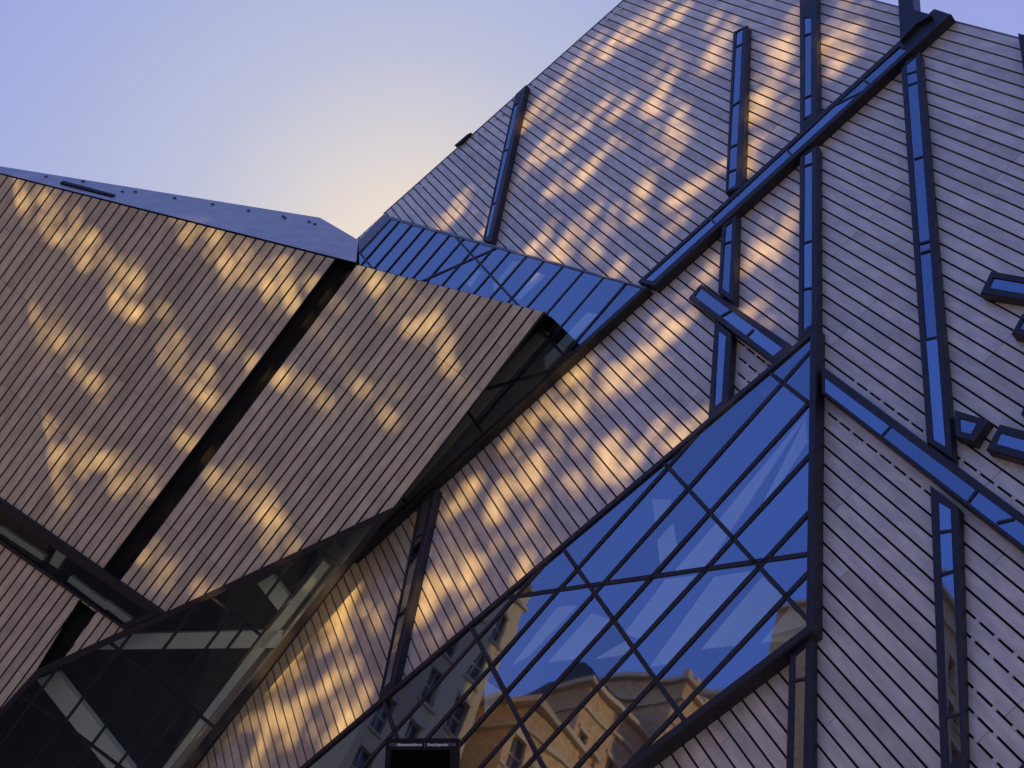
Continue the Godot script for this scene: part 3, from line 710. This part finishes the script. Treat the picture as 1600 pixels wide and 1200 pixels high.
func build_ground():
	var st := new_st()
	quad(st, Vector3(-600, -0.15, -600), Vector3(600, -0.15, -600), Vector3(600, -0.15, 600), Vector3(-600, -0.15, 600), Vector3.UP)
	var g := obj("ground", st, mats.asphalt, self)
	g.set_meta("kind", "structure")
	st = new_st()
	block(st, Vector3(-80, -0.14, -70), Vector3(80, 0, 40))
	var p := obj("pavement", st, mats.paving, self)
	p.set_meta("kind", "structure")

func interior(pl: Array, outline: PackedVector2Array, depth: float, open_sides: Array, parent: Node):
	var st := new_st()
	plate(st, pl, outline, -depth, -depth)
	for i in outline.size():
		if i in open_sides:
			continue
		var a := outline[i]
		var b := outline[(i + 1) % outline.size()]
		quad(st, pt(pl, a, -depth), pt(pl, b, -depth), pt(pl, b, -0.08), pt(pl, a, -0.08), pl[3])
	obj("interior_wall", st, mats.interior, parent)

# ---------------------------------------------------------------- the wings

func build_tall_wing():
	var pl: Array = TALL_PLANE
	var t := thing("tall_museum_wing", "tall grey metal-clad wing with slashed windows, rising out of the picture at the right", "building")
	var outline := packed(TALL_OUTLINE)
	var holes := []
	for s in STRIP_WINDOWS + WEDGE + GLAZING:
		holes.append(packed(s.outer))
	var keys := []
	for i in 8:
		keys.append("tall_metal_%d" % i)
	cladding(pl, outline, holes, TALL_FIRST, TALL_PITCH, 5.6, 0.024, keys, t)
	for s in STRIP_WINDOWS:
		window(pl, s, "strip_window", t, "glass", "frame")
	window(pl, WEDGE[0], "glazed_wedge", t, "glass", "slate_trim")
	window(pl, GLAZING[0], "large_glazing", t, "glass", "frame")
	for c in ROOF_CAPS:
		var st := new_st()
		plate(st, pl, packed(c), -0.06, 0.43)
		obj("roof_cap", st, mats.frame, t)
	interior(pl, outline, 3.2, [], t)
	for b in BLINDS:
		var st := new_st()
		plate(st, pl, packed(b), -0.40, -0.35)
		obj("blind", st, mats.blind, t)
	for b in WEDGE_BLINDS_AND_REFLECTION:
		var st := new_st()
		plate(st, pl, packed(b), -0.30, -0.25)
		obj("blind", st, mats.blind if b.size() < 6 else mats.wedge_reflection, t)  # the largest panel stands in for the mirrored low wing
	# the faces that lean back behind the roof edges
	var e: Array = TALL_EDGE
	var back := Vector3(0.35, -0.25, -1.0).normalized() * 9.0
	for i in e.size() - 1:
		var st := new_st()
		quad(st, e[i], e[i + 1], e[i + 1] + back, e[i] + back, Vector3(-1, 1, 0))
		obj("rear_face", st, mats.roof_metal, t)
	for i in e.size() - 2:
		var st := new_st()
		var d: Vector3 = (e[i + 2] - e[i + 1]).normalized()
		var side: Vector3 = pl[3]
		quad(st, e[i + 1] + side * 0.012, e[i + 2] + side * 0.012, e[i + 2] + side * 0.012 + Vector3(0, 0.05, 0), e[i + 1] + side * 0.012 + Vector3(0, 0.05, 0), side)
		quad(st, e[i + 1] + side * 0.012 + Vector3(0, 0.05, 0), e[i + 2] + side * 0.012 + Vector3(0, 0.05, 0), e[i + 2] - side * 0.1 + Vector3(0, 0.05, 0), e[i + 1] - side * 0.1 + Vector3(0, 0.05, 0), Vector3.UP)
		obj("roof_edge", st, mats.slate_trim, t)
	var tabs := new_st()
	for g in TABBED_GROOVES:
		var u: float = g[1]
		while u < g[2]:
			var v: float = TALL_FIRST + g[0] * TALL_PITCH
			plate(tabs, pl, PackedVector2Array([Vector2(u, v - 0.021), Vector2(u + 0.09, v - 0.021), Vector2(u + 0.09, v + 0.021), Vector2(u, v + 0.021)]), -0.05, -0.003)
			u += 0.47
	obj("groove_tabs", tabs, mats.tall_metal_0, t).set_meta("kind", "stuff")
	var sv := new_st()
	plate(sv, pl, packed(TALL_VENT), -0.06, 0.12)
	obj("roof_vent", sv, mats.channel, t)
	anchors(TALL_ANCHORS, mats.anchor, 0.05, t)

func build_low_wing():
	var pl: Array = LOW_PLANE
	var t := thing("low_museum_wing", "low overhanging metal-clad wing at the left, with a black slot down its boards", "building")
	var outline := packed(LOW_OUTLINE)
	var holes := []
	for s in DARK_GLAZING + FOOT_WINDOW:
		holes.append(packed(s.outer))
	for s in SLOTS:
		holes.append(packed(s))
	var keys := []
	for i in 8:
		keys.append("low_metal_%d" % i)
	cladding(pl, outline, holes, LOW_FIRST, LOW_PITCH, 6.3, 0.027, keys, t)
	window(pl, DARK_GLAZING[0], "dark_glazing", t, "dark_glass", "mullion")
	window(pl, FOOT_WINDOW[0], "foot_window", t, "dark_glass", "mullion")
	for s in SLOTS:
		var p := packed(s)
		var st := new_st()
		plate(st, pl, p, -0.45, -0.45)
		for i in p.size():
			var j := (i + 1) % p.size()
			quad(st, pt(pl, p[i], -0.45), pt(pl, p[j], -0.45), pt(pl, p[j], 0.0), pt(pl, p[i], 0.0), pl[3])
		obj("slot_channel", st, mats.channel, t)
		# clips along one lip of the slot
		var clip := new_st()
		var a: Vector2 = s[1]
		var b: Vector2 = s[2]
		var n := floori(a.distance_to(b) / 0.85)
		for i in n:
			var q := a.lerp(b, (i + 0.5) / n)
			plate(clip, pl, PackedVector2Array([q + Vector2(-0.16, -0.05), q + Vector2(0.16, -0.05), q + Vector2(0.16, 0.02), q + Vector2(-0.16, 0.02)]), -0.1, 0.004)
		obj("slot_clips", clip, mats.channel, t).set_meta("kind", "stuff")
	interior(pl, outline, 3.0, [1, 2, 3], t)
	for b in BEAMS:
		var st := new_st()
		plate(st, pl, packed(b), -1.15, -0.9)
		obj("beam", st, mats.beam, t)
	for b in FOOT_BEAMS:
		var st := new_st()
		plate(st, pl, packed(b), -0.7, -0.5)
		obj("beam", st, mats.beam, t)
	# sloping roof, laid in boards
	var r: Array = LOW_ROOF
	var n3: Vector3 = (r[1] - r[0]).cross(r[3] - r[0]).normalized()
	if n3.y < 0:
		n3 = -n3
	var rows := 4
	for i in rows:
		var a := float(i) / rows
		var b := float(i + 1) / rows - 0.004
		var st := new_st()
		var lift := n3 * 0.012 * (rows - i)
		quad(st, r[0].lerp(r[4], a) + lift, r[1].lerp(r[2], a) + lift, r[1].lerp(r[2], b) + lift, r[0].lerp(r[4], b) + lift, n3)
		obj("roof_board", st, mats.roof_metal, t)
	var sr := new_st()
	tri(sr, r[4], r[2], r[3], n3)
	obj("roof_board", sr, mats.roof_metal, t)
	var down := Vector3(0.1, -3.0, -2.0)
	sr = new_st()
	quad(sr, r[4], r[3], r[3] + down, r[4] + down, Vector3(0, 0, -1))
	quad(sr, r[3], r[2], r[2] + down, r[3] + down, Vector3(1, 0, -1))
	obj("rear_face", sr, mats.roof_metal, t)
	var e: Array = LOW_EDGE
	var level := Vector3(-0.34, 0.46, -0.93).normalized() * 7.0
	sr = new_st()
	quad(sr, r[1], e[0], e[0] + level, r[1] + level, Vector3.UP)
	obj("rear_face", sr, mats.roof_metal, t)
	anchors(LOW_ANCHORS, mats.dark_anchor, 0.06, t)
	var vent := new_st()
	var v: Array = LOW_VENT
	quad(vent, v[0] + n3 * 0.10, v[1] + n3 * 0.10, v[2] + n3 * 0.10, v[3] + n3 * 0.10, n3)
	for i in 4:
		quad(vent, v[i], v[(i + 1) % 4], v[(i + 1) % 4] + n3 * 0.10, v[i] + n3 * 0.10, v[i] - v[(i + 2) % 4])
	obj("roof_vent", vent, mats.channel, t)
	# the return face at the right, running back to the tall wing
	var back := Vector3(-0.34, 0.46, -0.93).normalized() * 7.0
	for i in e.size() - 1:
		var st := new_st()
		quad(st, e[i], e[i + 1], e[i + 1] + back, e[i] + back, Vector3.RIGHT)
		obj("return_face", st, mats.return_metal, t)
	var cs := new_st()
	for i in e.size() - 1:
		quad(cs, e[i] + pl[3] * 0.055, e[i + 1] + pl[3] * 0.055, e[i + 1] + pl[3] * 0.055 + Vector3(0.07, 0, 0), e[i] + pl[3] * 0.055 + Vector3(0.07, 0, 0), pl[3])
		quad(cs, e[i] + pl[3] * 0.055 + Vector3(0.07, 0, 0), e[i + 1] + pl[3] * 0.055 + Vector3(0.07, 0, 0), e[i + 1] + Vector3(0.07, 0, 0), e[i] + Vector3(0.07, 0, 0), Vector3.RIGHT)
	obj("edge_trim", cs, mats.mullion, t)

# ---------------------------------------------------------------- things

func letters(text: String, size: float, at: Vector3, m: Material, weight: int, parent: Node, called: String) -> float:
	var f := SystemFont.new()
	f.font_names = PackedStringArray(["Droid Sans"])
	f.font_weight = weight
	f.font_italic = weight > 500
	var tm := TextMesh.new()
	tm.text = text
	tm.font = f
	tm.font_size = 32
	tm.pixel_size = size / 32.0
	tm.depth = 0.004
	tm.horizontal_alignment = HORIZONTAL_ALIGNMENT_LEFT
	var mi := MeshInstance3D.new()
	mi.name = called
	mi.mesh = tm
	mi.material_override = m
	var box := tm.get_aabb()
	mi.position = at - Vector3(box.position.x, 0, 0)
	parent.add_child(mi, true)
	return box.size.x

func build_sign():
	var base := Vector3(SIGN_AT.x, 0, SIGN_AT.z)
	var t := thing("shop_sign", "black pylon sign with a dark screen and small bilingual shop lettering, at the bottom edge", "sign", base)
	var h := SIGN_AT.y
	var w := SIGN_WIDTH
	var st := new_st()
	# case: rim round a recessed screen
	block(st, Vector3(0, 0, -0.16), Vector3(w, h, -0.03))
	block(st, Vector3(0, h - 0.092, -0.03), Vector3(w, h, 0.0))
	block(st, Vector3(0, 0, -0.03), Vector3(0.045, h - 0.092, 0.0))
	block(st, Vector3(w - 0.075, 0, -0.03), Vector3(w, h - 0.092, 0.0))
	obj("case", st, mats.sign_case, t)
	st = new_st()
	block(st, Vector3(0.045, 1.0, -0.03), Vector3(w - 0.075, h - 0.092, -0.026))
	obj("screen", st, mats.sign_screen, t)
	var y := h - 0.052
	var x := 0.035
	x += letters("ROM", 0.030, Vector3(x, y, 0.003), mats.sign_letter_thin, 400, t, "lettering") + 0.003
	x += letters("MuseumStore", 0.030, Vector3(x, y, 0.003), mats.sign_letter, 700, t, "lettering") + 0.022
	x += letters("|", 0.033, Vector3(x, y, 0.003), mats.sign_letter_thin, 400, t, "lettering") + 0.022
	x += letters("Boutiquedu", 0.030, Vector3(x, y, 0.003), mats.sign_letter, 700, t, "lettering") + 0.003
	letters("ROM", 0.030, Vector3(x, y, 0.003), mats.sign_letter_thin, 400, t, "lettering")

# across the street, seen only in the glass: a sandstone block that steps back in bays, with cornices and sash windows
func build_stone_building():
	var t := thing("stone_building", "tan stone apartment block with stepped bays across the street, mirrored in the large glazing", "building", Vector3(-36, 0, -19))
	# where each bay stands, its height and the roof on it
	var along := Vector3(0.66, 0, -0.75)
	var out := Vector3(0.75, 0, 0.66)
	var mid := Vector3(-37, 0, -17)
	var bays := []
	for s in [[18.2, 28.5, 3, 0.6], [9.4, 24.0, 0, 0.0], [4.0, 28.6, 1, -0.9], [-1.4, 33.2, 2, 0.2], [-6.8, 36.4, 0, -0.5], [-12.2, 36.8, 1, -2.0]]:
		bays.append([mid + along * s[0] + out * s[3], s[1], s[2]])
	bays.append([Vector3(-24.2, 0, -6.4), 35.6, 0])
	var turn := Basis(Vector3.UP, atan2(0.75, 0.66))
	for spec in bays:
		var bay := part("bay", t)
		bay.transform = Transform3D(turn, spec[0] - t.position)
		var high: float = spec[1]
		var wide := 5.4
		var cols := 3
		var rh := 2.7
		var rows := floori((high - 2.0) / rh)
		var cw := wide / cols
		var st := new_st()
		for i in cols + 1:
			var x := -wide * 0.5 + i * cw
			block(st, Vector3(maxf(x - cw * 0.27, -wide * 0.5), 0, -0.8), Vector3(minf(x + cw * 0.27, wide * 0.5), high, 0.0))
		for j in rows + 1:
			var y := high - 2.2 - j * rh
			block(st, Vector3(-wide * 0.5 + 0.01, y - 0.5, -0.8), Vector3(wide * 0.5 - 0.01, y + 0.5 + (1.7 if j == 0 else 0.0), -0.012))
		block(st, Vector3(-wide * 0.5 + 0.005, 0, -9), Vector3(wide * 0.5 - 0.005, high - 0.02, -0.7))
		obj("wall", st, mats.sandstone if spec[2] != 3 else mats.grey_render, bay)
		st = new_st()
		block(st, Vector3(-wide * 0.5 - 0.35, high, -9), Vector3(wide * 0.5 + 0.35, high + 0.3, 0.4))
		block(st, Vector3(-wide * 0.5 - 0.2, high - 1.5, -9), Vector3(wide * 0.5 + 0.2, high - 1.3, 0.15))
		obj("cornice", st, mats.pale_stone, bay)
		if spec[2] == 1:
			st = new_st()
			var x0 := -wide * 0.5
			var x1 := wide * 0.5
			var y0 := high + 0.3
			quad(st, Vector3(x0, y0, 0), Vector3(x1, y0, 0), Vector3(x1 - 0.9, y0 + 2.4, -2.0), Vector3(x0 + 0.9, y0 + 2.4, -2.0), Vector3(0, 1, 1))
			quad(st, Vector3(x1, y0, 0), Vector3(x1, y0, -8), Vector3(x1 - 0.9, y0 + 2.4, -6.0), Vector3(x1 - 0.9, y0 + 2.4, -2.0), Vector3(1, 1, 0))
			quad(st, Vector3(x0, y0, 0), Vector3(x0, y0, -8), Vector3(x0 + 0.9, y0 + 2.4, -6.0), Vector3(x0 + 0.9, y0 + 2.4, -2.0), Vector3(-1, 1, 0))
			obj("roof", st, mats.slate, bay)
		elif spec[2] == 2:
			st = new_st()
			for k in 6:
				block(st, Vector3(-wide * 0.5 + k * 1.0, high + 0.3, -0.5), Vector3(-wide * 0.5 + k * 1.0 + 0.5, high + 1.1, 0.1))
			obj("parapet", st, mats.pale_stone, bay)
		var trim := []
		for i in cols:
			for j in rows:
				var x := -wide * 0.5 + (i + 0.5) * cw
				var y := high - 2.2 - j * rh - rh * 0.5
				var s2 := new_st()
				block(s2, Vector3(x - cw * 0.23, y - rh * 0.5 + 0.5, -0.3), Vector3(x + cw * 0.23, y + rh * 0.5 - 0.5, -0.25))
				obj("window", s2, mats.room_glass, bay)
				trim.append(Vector2(x, y))
		# sills, heads and meeting rails
		var ts := new_st()
		for q in trim:
			block(ts, Vector3(q.x - cw * 0.30, q.y - rh * 0.5 + 0.38, -0.02), Vector3(q.x + cw * 0.30, q.y - rh * 0.5 + 0.5, 0.14))
			block(ts, Vector3(q.x - cw * 0.28, q.y + rh * 0.5 - 0.5, -0.02), Vector3(q.x + cw * 0.28, q.y + rh * 0.5 - 0.28, 0.06))
			block(ts, Vector3(q.x - cw * 0.23, q.y - 0.04, -0.25), Vector3(q.x + cw * 0.23, q.y + 0.04, -0.2))
			block(ts, Vector3(q.x - 0.03, q.y - rh * 0.5 + 0.5, -0.25), Vector3(q.x + 0.03, q.y + rh * 0.5 - 0.5, -0.21))
		obj("window_trim", ts, mats.pale_stone, bay).set_meta("kind", "stuff")

# unseen trees added behind the camera; their openings shape the light into streaks
func build_screen_trees():
	var s := TO_LIGHT.normalized()
	var e1 := Vector3.UP.cross(s).normalized()
	var e2 := s.cross(e1).normalized()
	var gaps := []
	var thin := FastNoiseLite.new()
	thin.seed = 9
	thin.frequency = 0.35
	for g in LIGHT_GAPS:
		# those that light the low wing are sparser, with leaves left in them
		var on_low: bool = absf((g[0] - LOW_PLANE[0]).dot(LOW_PLANE[3])) < 0.05
		gaps.append([Vector2(g[0].dot(e1), g[0].dot(e2)), Vector2(g[1].dot(e1), g[1].dot(e2)), g[2], 0.22 if on_low else rng.randf_range(0.7, 1.0), on_low])
		# thinner streaks beside the main ones
		if not on_low:
			var c0: Vector2 = gaps[gaps.size() - 1][0]
			var c1: Vector2 = gaps[gaps.size() - 1][1]
			var side := (c1 - c0).orthogonal().normalized() * rng.randf_range(0.45, 0.9) * (1.0 if rng.randf() < 0.5 else -1.0) + (c1 - c0) * rng.randf_range(-0.7, 0.7)
			gaps.append([c0 + side, c0 + side + (c1 - c0) * rng.randf_range(0.6, 1.1), g[2] * 0.45, rng.randf_range(0.3, 0.65), false])
	# the region the added crowns fill, across the light
	var lo := Vector2(INF, INF)
	var hi := -lo
	for pl_pts in [[TALL_PLANE, TALL_OUTLINE], [LOW_PLANE, LOW_OUTLINE]]:
		for q in pl_pts[1]:
			var p := pt(pl_pts[0], q, 0)
			if p.y < -3.0 or p.x > 22.0 or p.x < -17.0:
				continue
			var g := Vector2(p.dot(e1), p.dot(e2))
			lo = lo.min(g)
			hi = hi.max(g)
	lo -= Vector2(1.5, 0.5)
	hi += Vector2(2.5, 1.5)
	print("crowns ", lo, hi)
	var leaf := new_st()
	for k in 2:
		var c := Vector3(rng.randf_range(-0.03, 0.03), rng.randf_range(-0.03, 0.03), rng.randf_range(-0.08, 0.08))
		var tilt := Vector2(rng.randf_range(-0.5, 0.5), rng.randf_range(-0.5, 0.5))
		var ring := []
		for i in 7:
			var a := TAU * i / 7.0
			var r := rng.randf_range(0.08, 0.125)
			ring.append(c + Vector3(cos(a) * r, sin(a) * r, cos(a) * r * tilt.x + sin(a) * r * tilt.y))
		for i in 7:
			tri(leaf, c, ring[i], ring[(i + 1) % 7], Vector3(0, 0, 1))
	leaf.generate_normals()
	var leaf_mesh := leaf.commit()
	var bins := 6
	var step := (hi.x - lo.x) / bins
	for b in bins:
		var places := []
		var mid := lo.x + (b + 0.5) * step
		var dist := 74.0 + (1.5 if b % 2 == 0 else -1.5)
		var cell := 0.14
		for layer in 2:
			var y := lo.y
			while y < hi.y:
				var x := lo.x + b * step
				while x < lo.x + (b + 1) * step:
					var q := Vector2(x + rng.randf_range(0, cell), y + rng.randf_range(0, cell))
					var nearest := 9.0
					var share := 0.0
					for g in gaps:
						var span: Vector2 = g[1] - g[0]
						var f: float = clampf((q - g[0]).dot(span) / span.length_squared(), 0.0, 1.0)
						var off: float = q.distance_to(g[0] + span * f)
						nearest = minf(nearest, off)
						# an opening is narrow and thin at its upper end, clear towards its lower one
						var full: float = g[2] * (3.1 if g[4] else lerpf(1.3, 2.25, f)) + 0.09
						if off < full:
							var clear: float = g[3] * (1.0 if g[4] else lerpf(0.5, 1.0, smoothstep(0.0, 0.55, f)))
							share = maxf(share, (1.0 - smoothstep(full * 0.1, full, off)) * clear)
					share += 0.04 * clampf(1.0 - nearest / 1.6, 0.0, 1.0) * clampf(thin.get_noise_2d(q.x, q.y) * 1.5 + 0.5, 0.0, 1.0)
					# leaves lie about six deep, so the light thins out with their number exponentially
					var open := share > 0.004 and rng.randf() > -log(minf(share, 0.999)) / 6.0
					if not open:
						var along: float = -30.0 + dist + rng.randf_range(-2.0, 2.0) - absf(q.x - mid) * 0.25
						var basis := Basis(e1, e2, s) * Basis.from_euler(Vector3(rng.randf_range(-0.45, 0.45), rng.randf_range(-0.45, 0.45), rng.randf_range(0, TAU)))
						places.append(Transform3D(basis.scaled(Vector3.ONE * rng.randf_range(1.05, 1.35)), e1 * q.x + e2 * q.y + s * along))
					x += cell
				y += cell
		var axis := e1 * mid + s * (-30.0 + dist)
		var t := thing("screen_tree", "%s tree added unseen behind the camera to shape the light patches" % ["leftmost tall leafy", "second tall leafy", "third tall leafy", "fourth tall leafy", "fifth tall leafy", "rightmost tall leafy"][b], "tree", Vector3(axis.x, 0, axis.z), "unseen trees added to shape the light")
		var trunk := new_st()
		var rings := 9
		for i in rings:
			for j in 10:
				var a0 := TAU * j / 10.0
				var a1 := TAU * (j + 1) / 10.0
				var y0 := 30.0 * i / rings
				var y1 := 30.0 * (i + 1) / rings
				var r0 := lerpf(0.42, 0.06, float(i) / rings)
				var r1 := lerpf(0.42, 0.06, float(i + 1) / rings)
				quad(trunk, Vector3(cos(a0) * r0, y0, sin(a0) * r0), Vector3(cos(a1) * r0, y0, sin(a1) * r0), Vector3(cos(a1) * r1, y1, sin(a1) * r1), Vector3(cos(a0) * r1, y1, sin(a0) * r1), Vector3(cos(a0), 0, sin(a0)))
		obj("trunk", trunk, mats.bark, t)
		var mm := MultiMesh.new()
		mm.transform_format = MultiMesh.TRANSFORM_3D
		mm.mesh = leaf_mesh
		mm.instance_count = places.size()
		for i in places.size():
			var tr: Transform3D = places[i]
			tr.origin -= t.position
			mm.set_instance_transform(i, tr)
		var mi := MultiMeshInstance3D.new()
		mi.name = "crown"
		mi.multimesh = mm
		mi.material_override = mats.leaf
		mi.set_meta("kind", "stuff")
		t.add_child(mi, true)
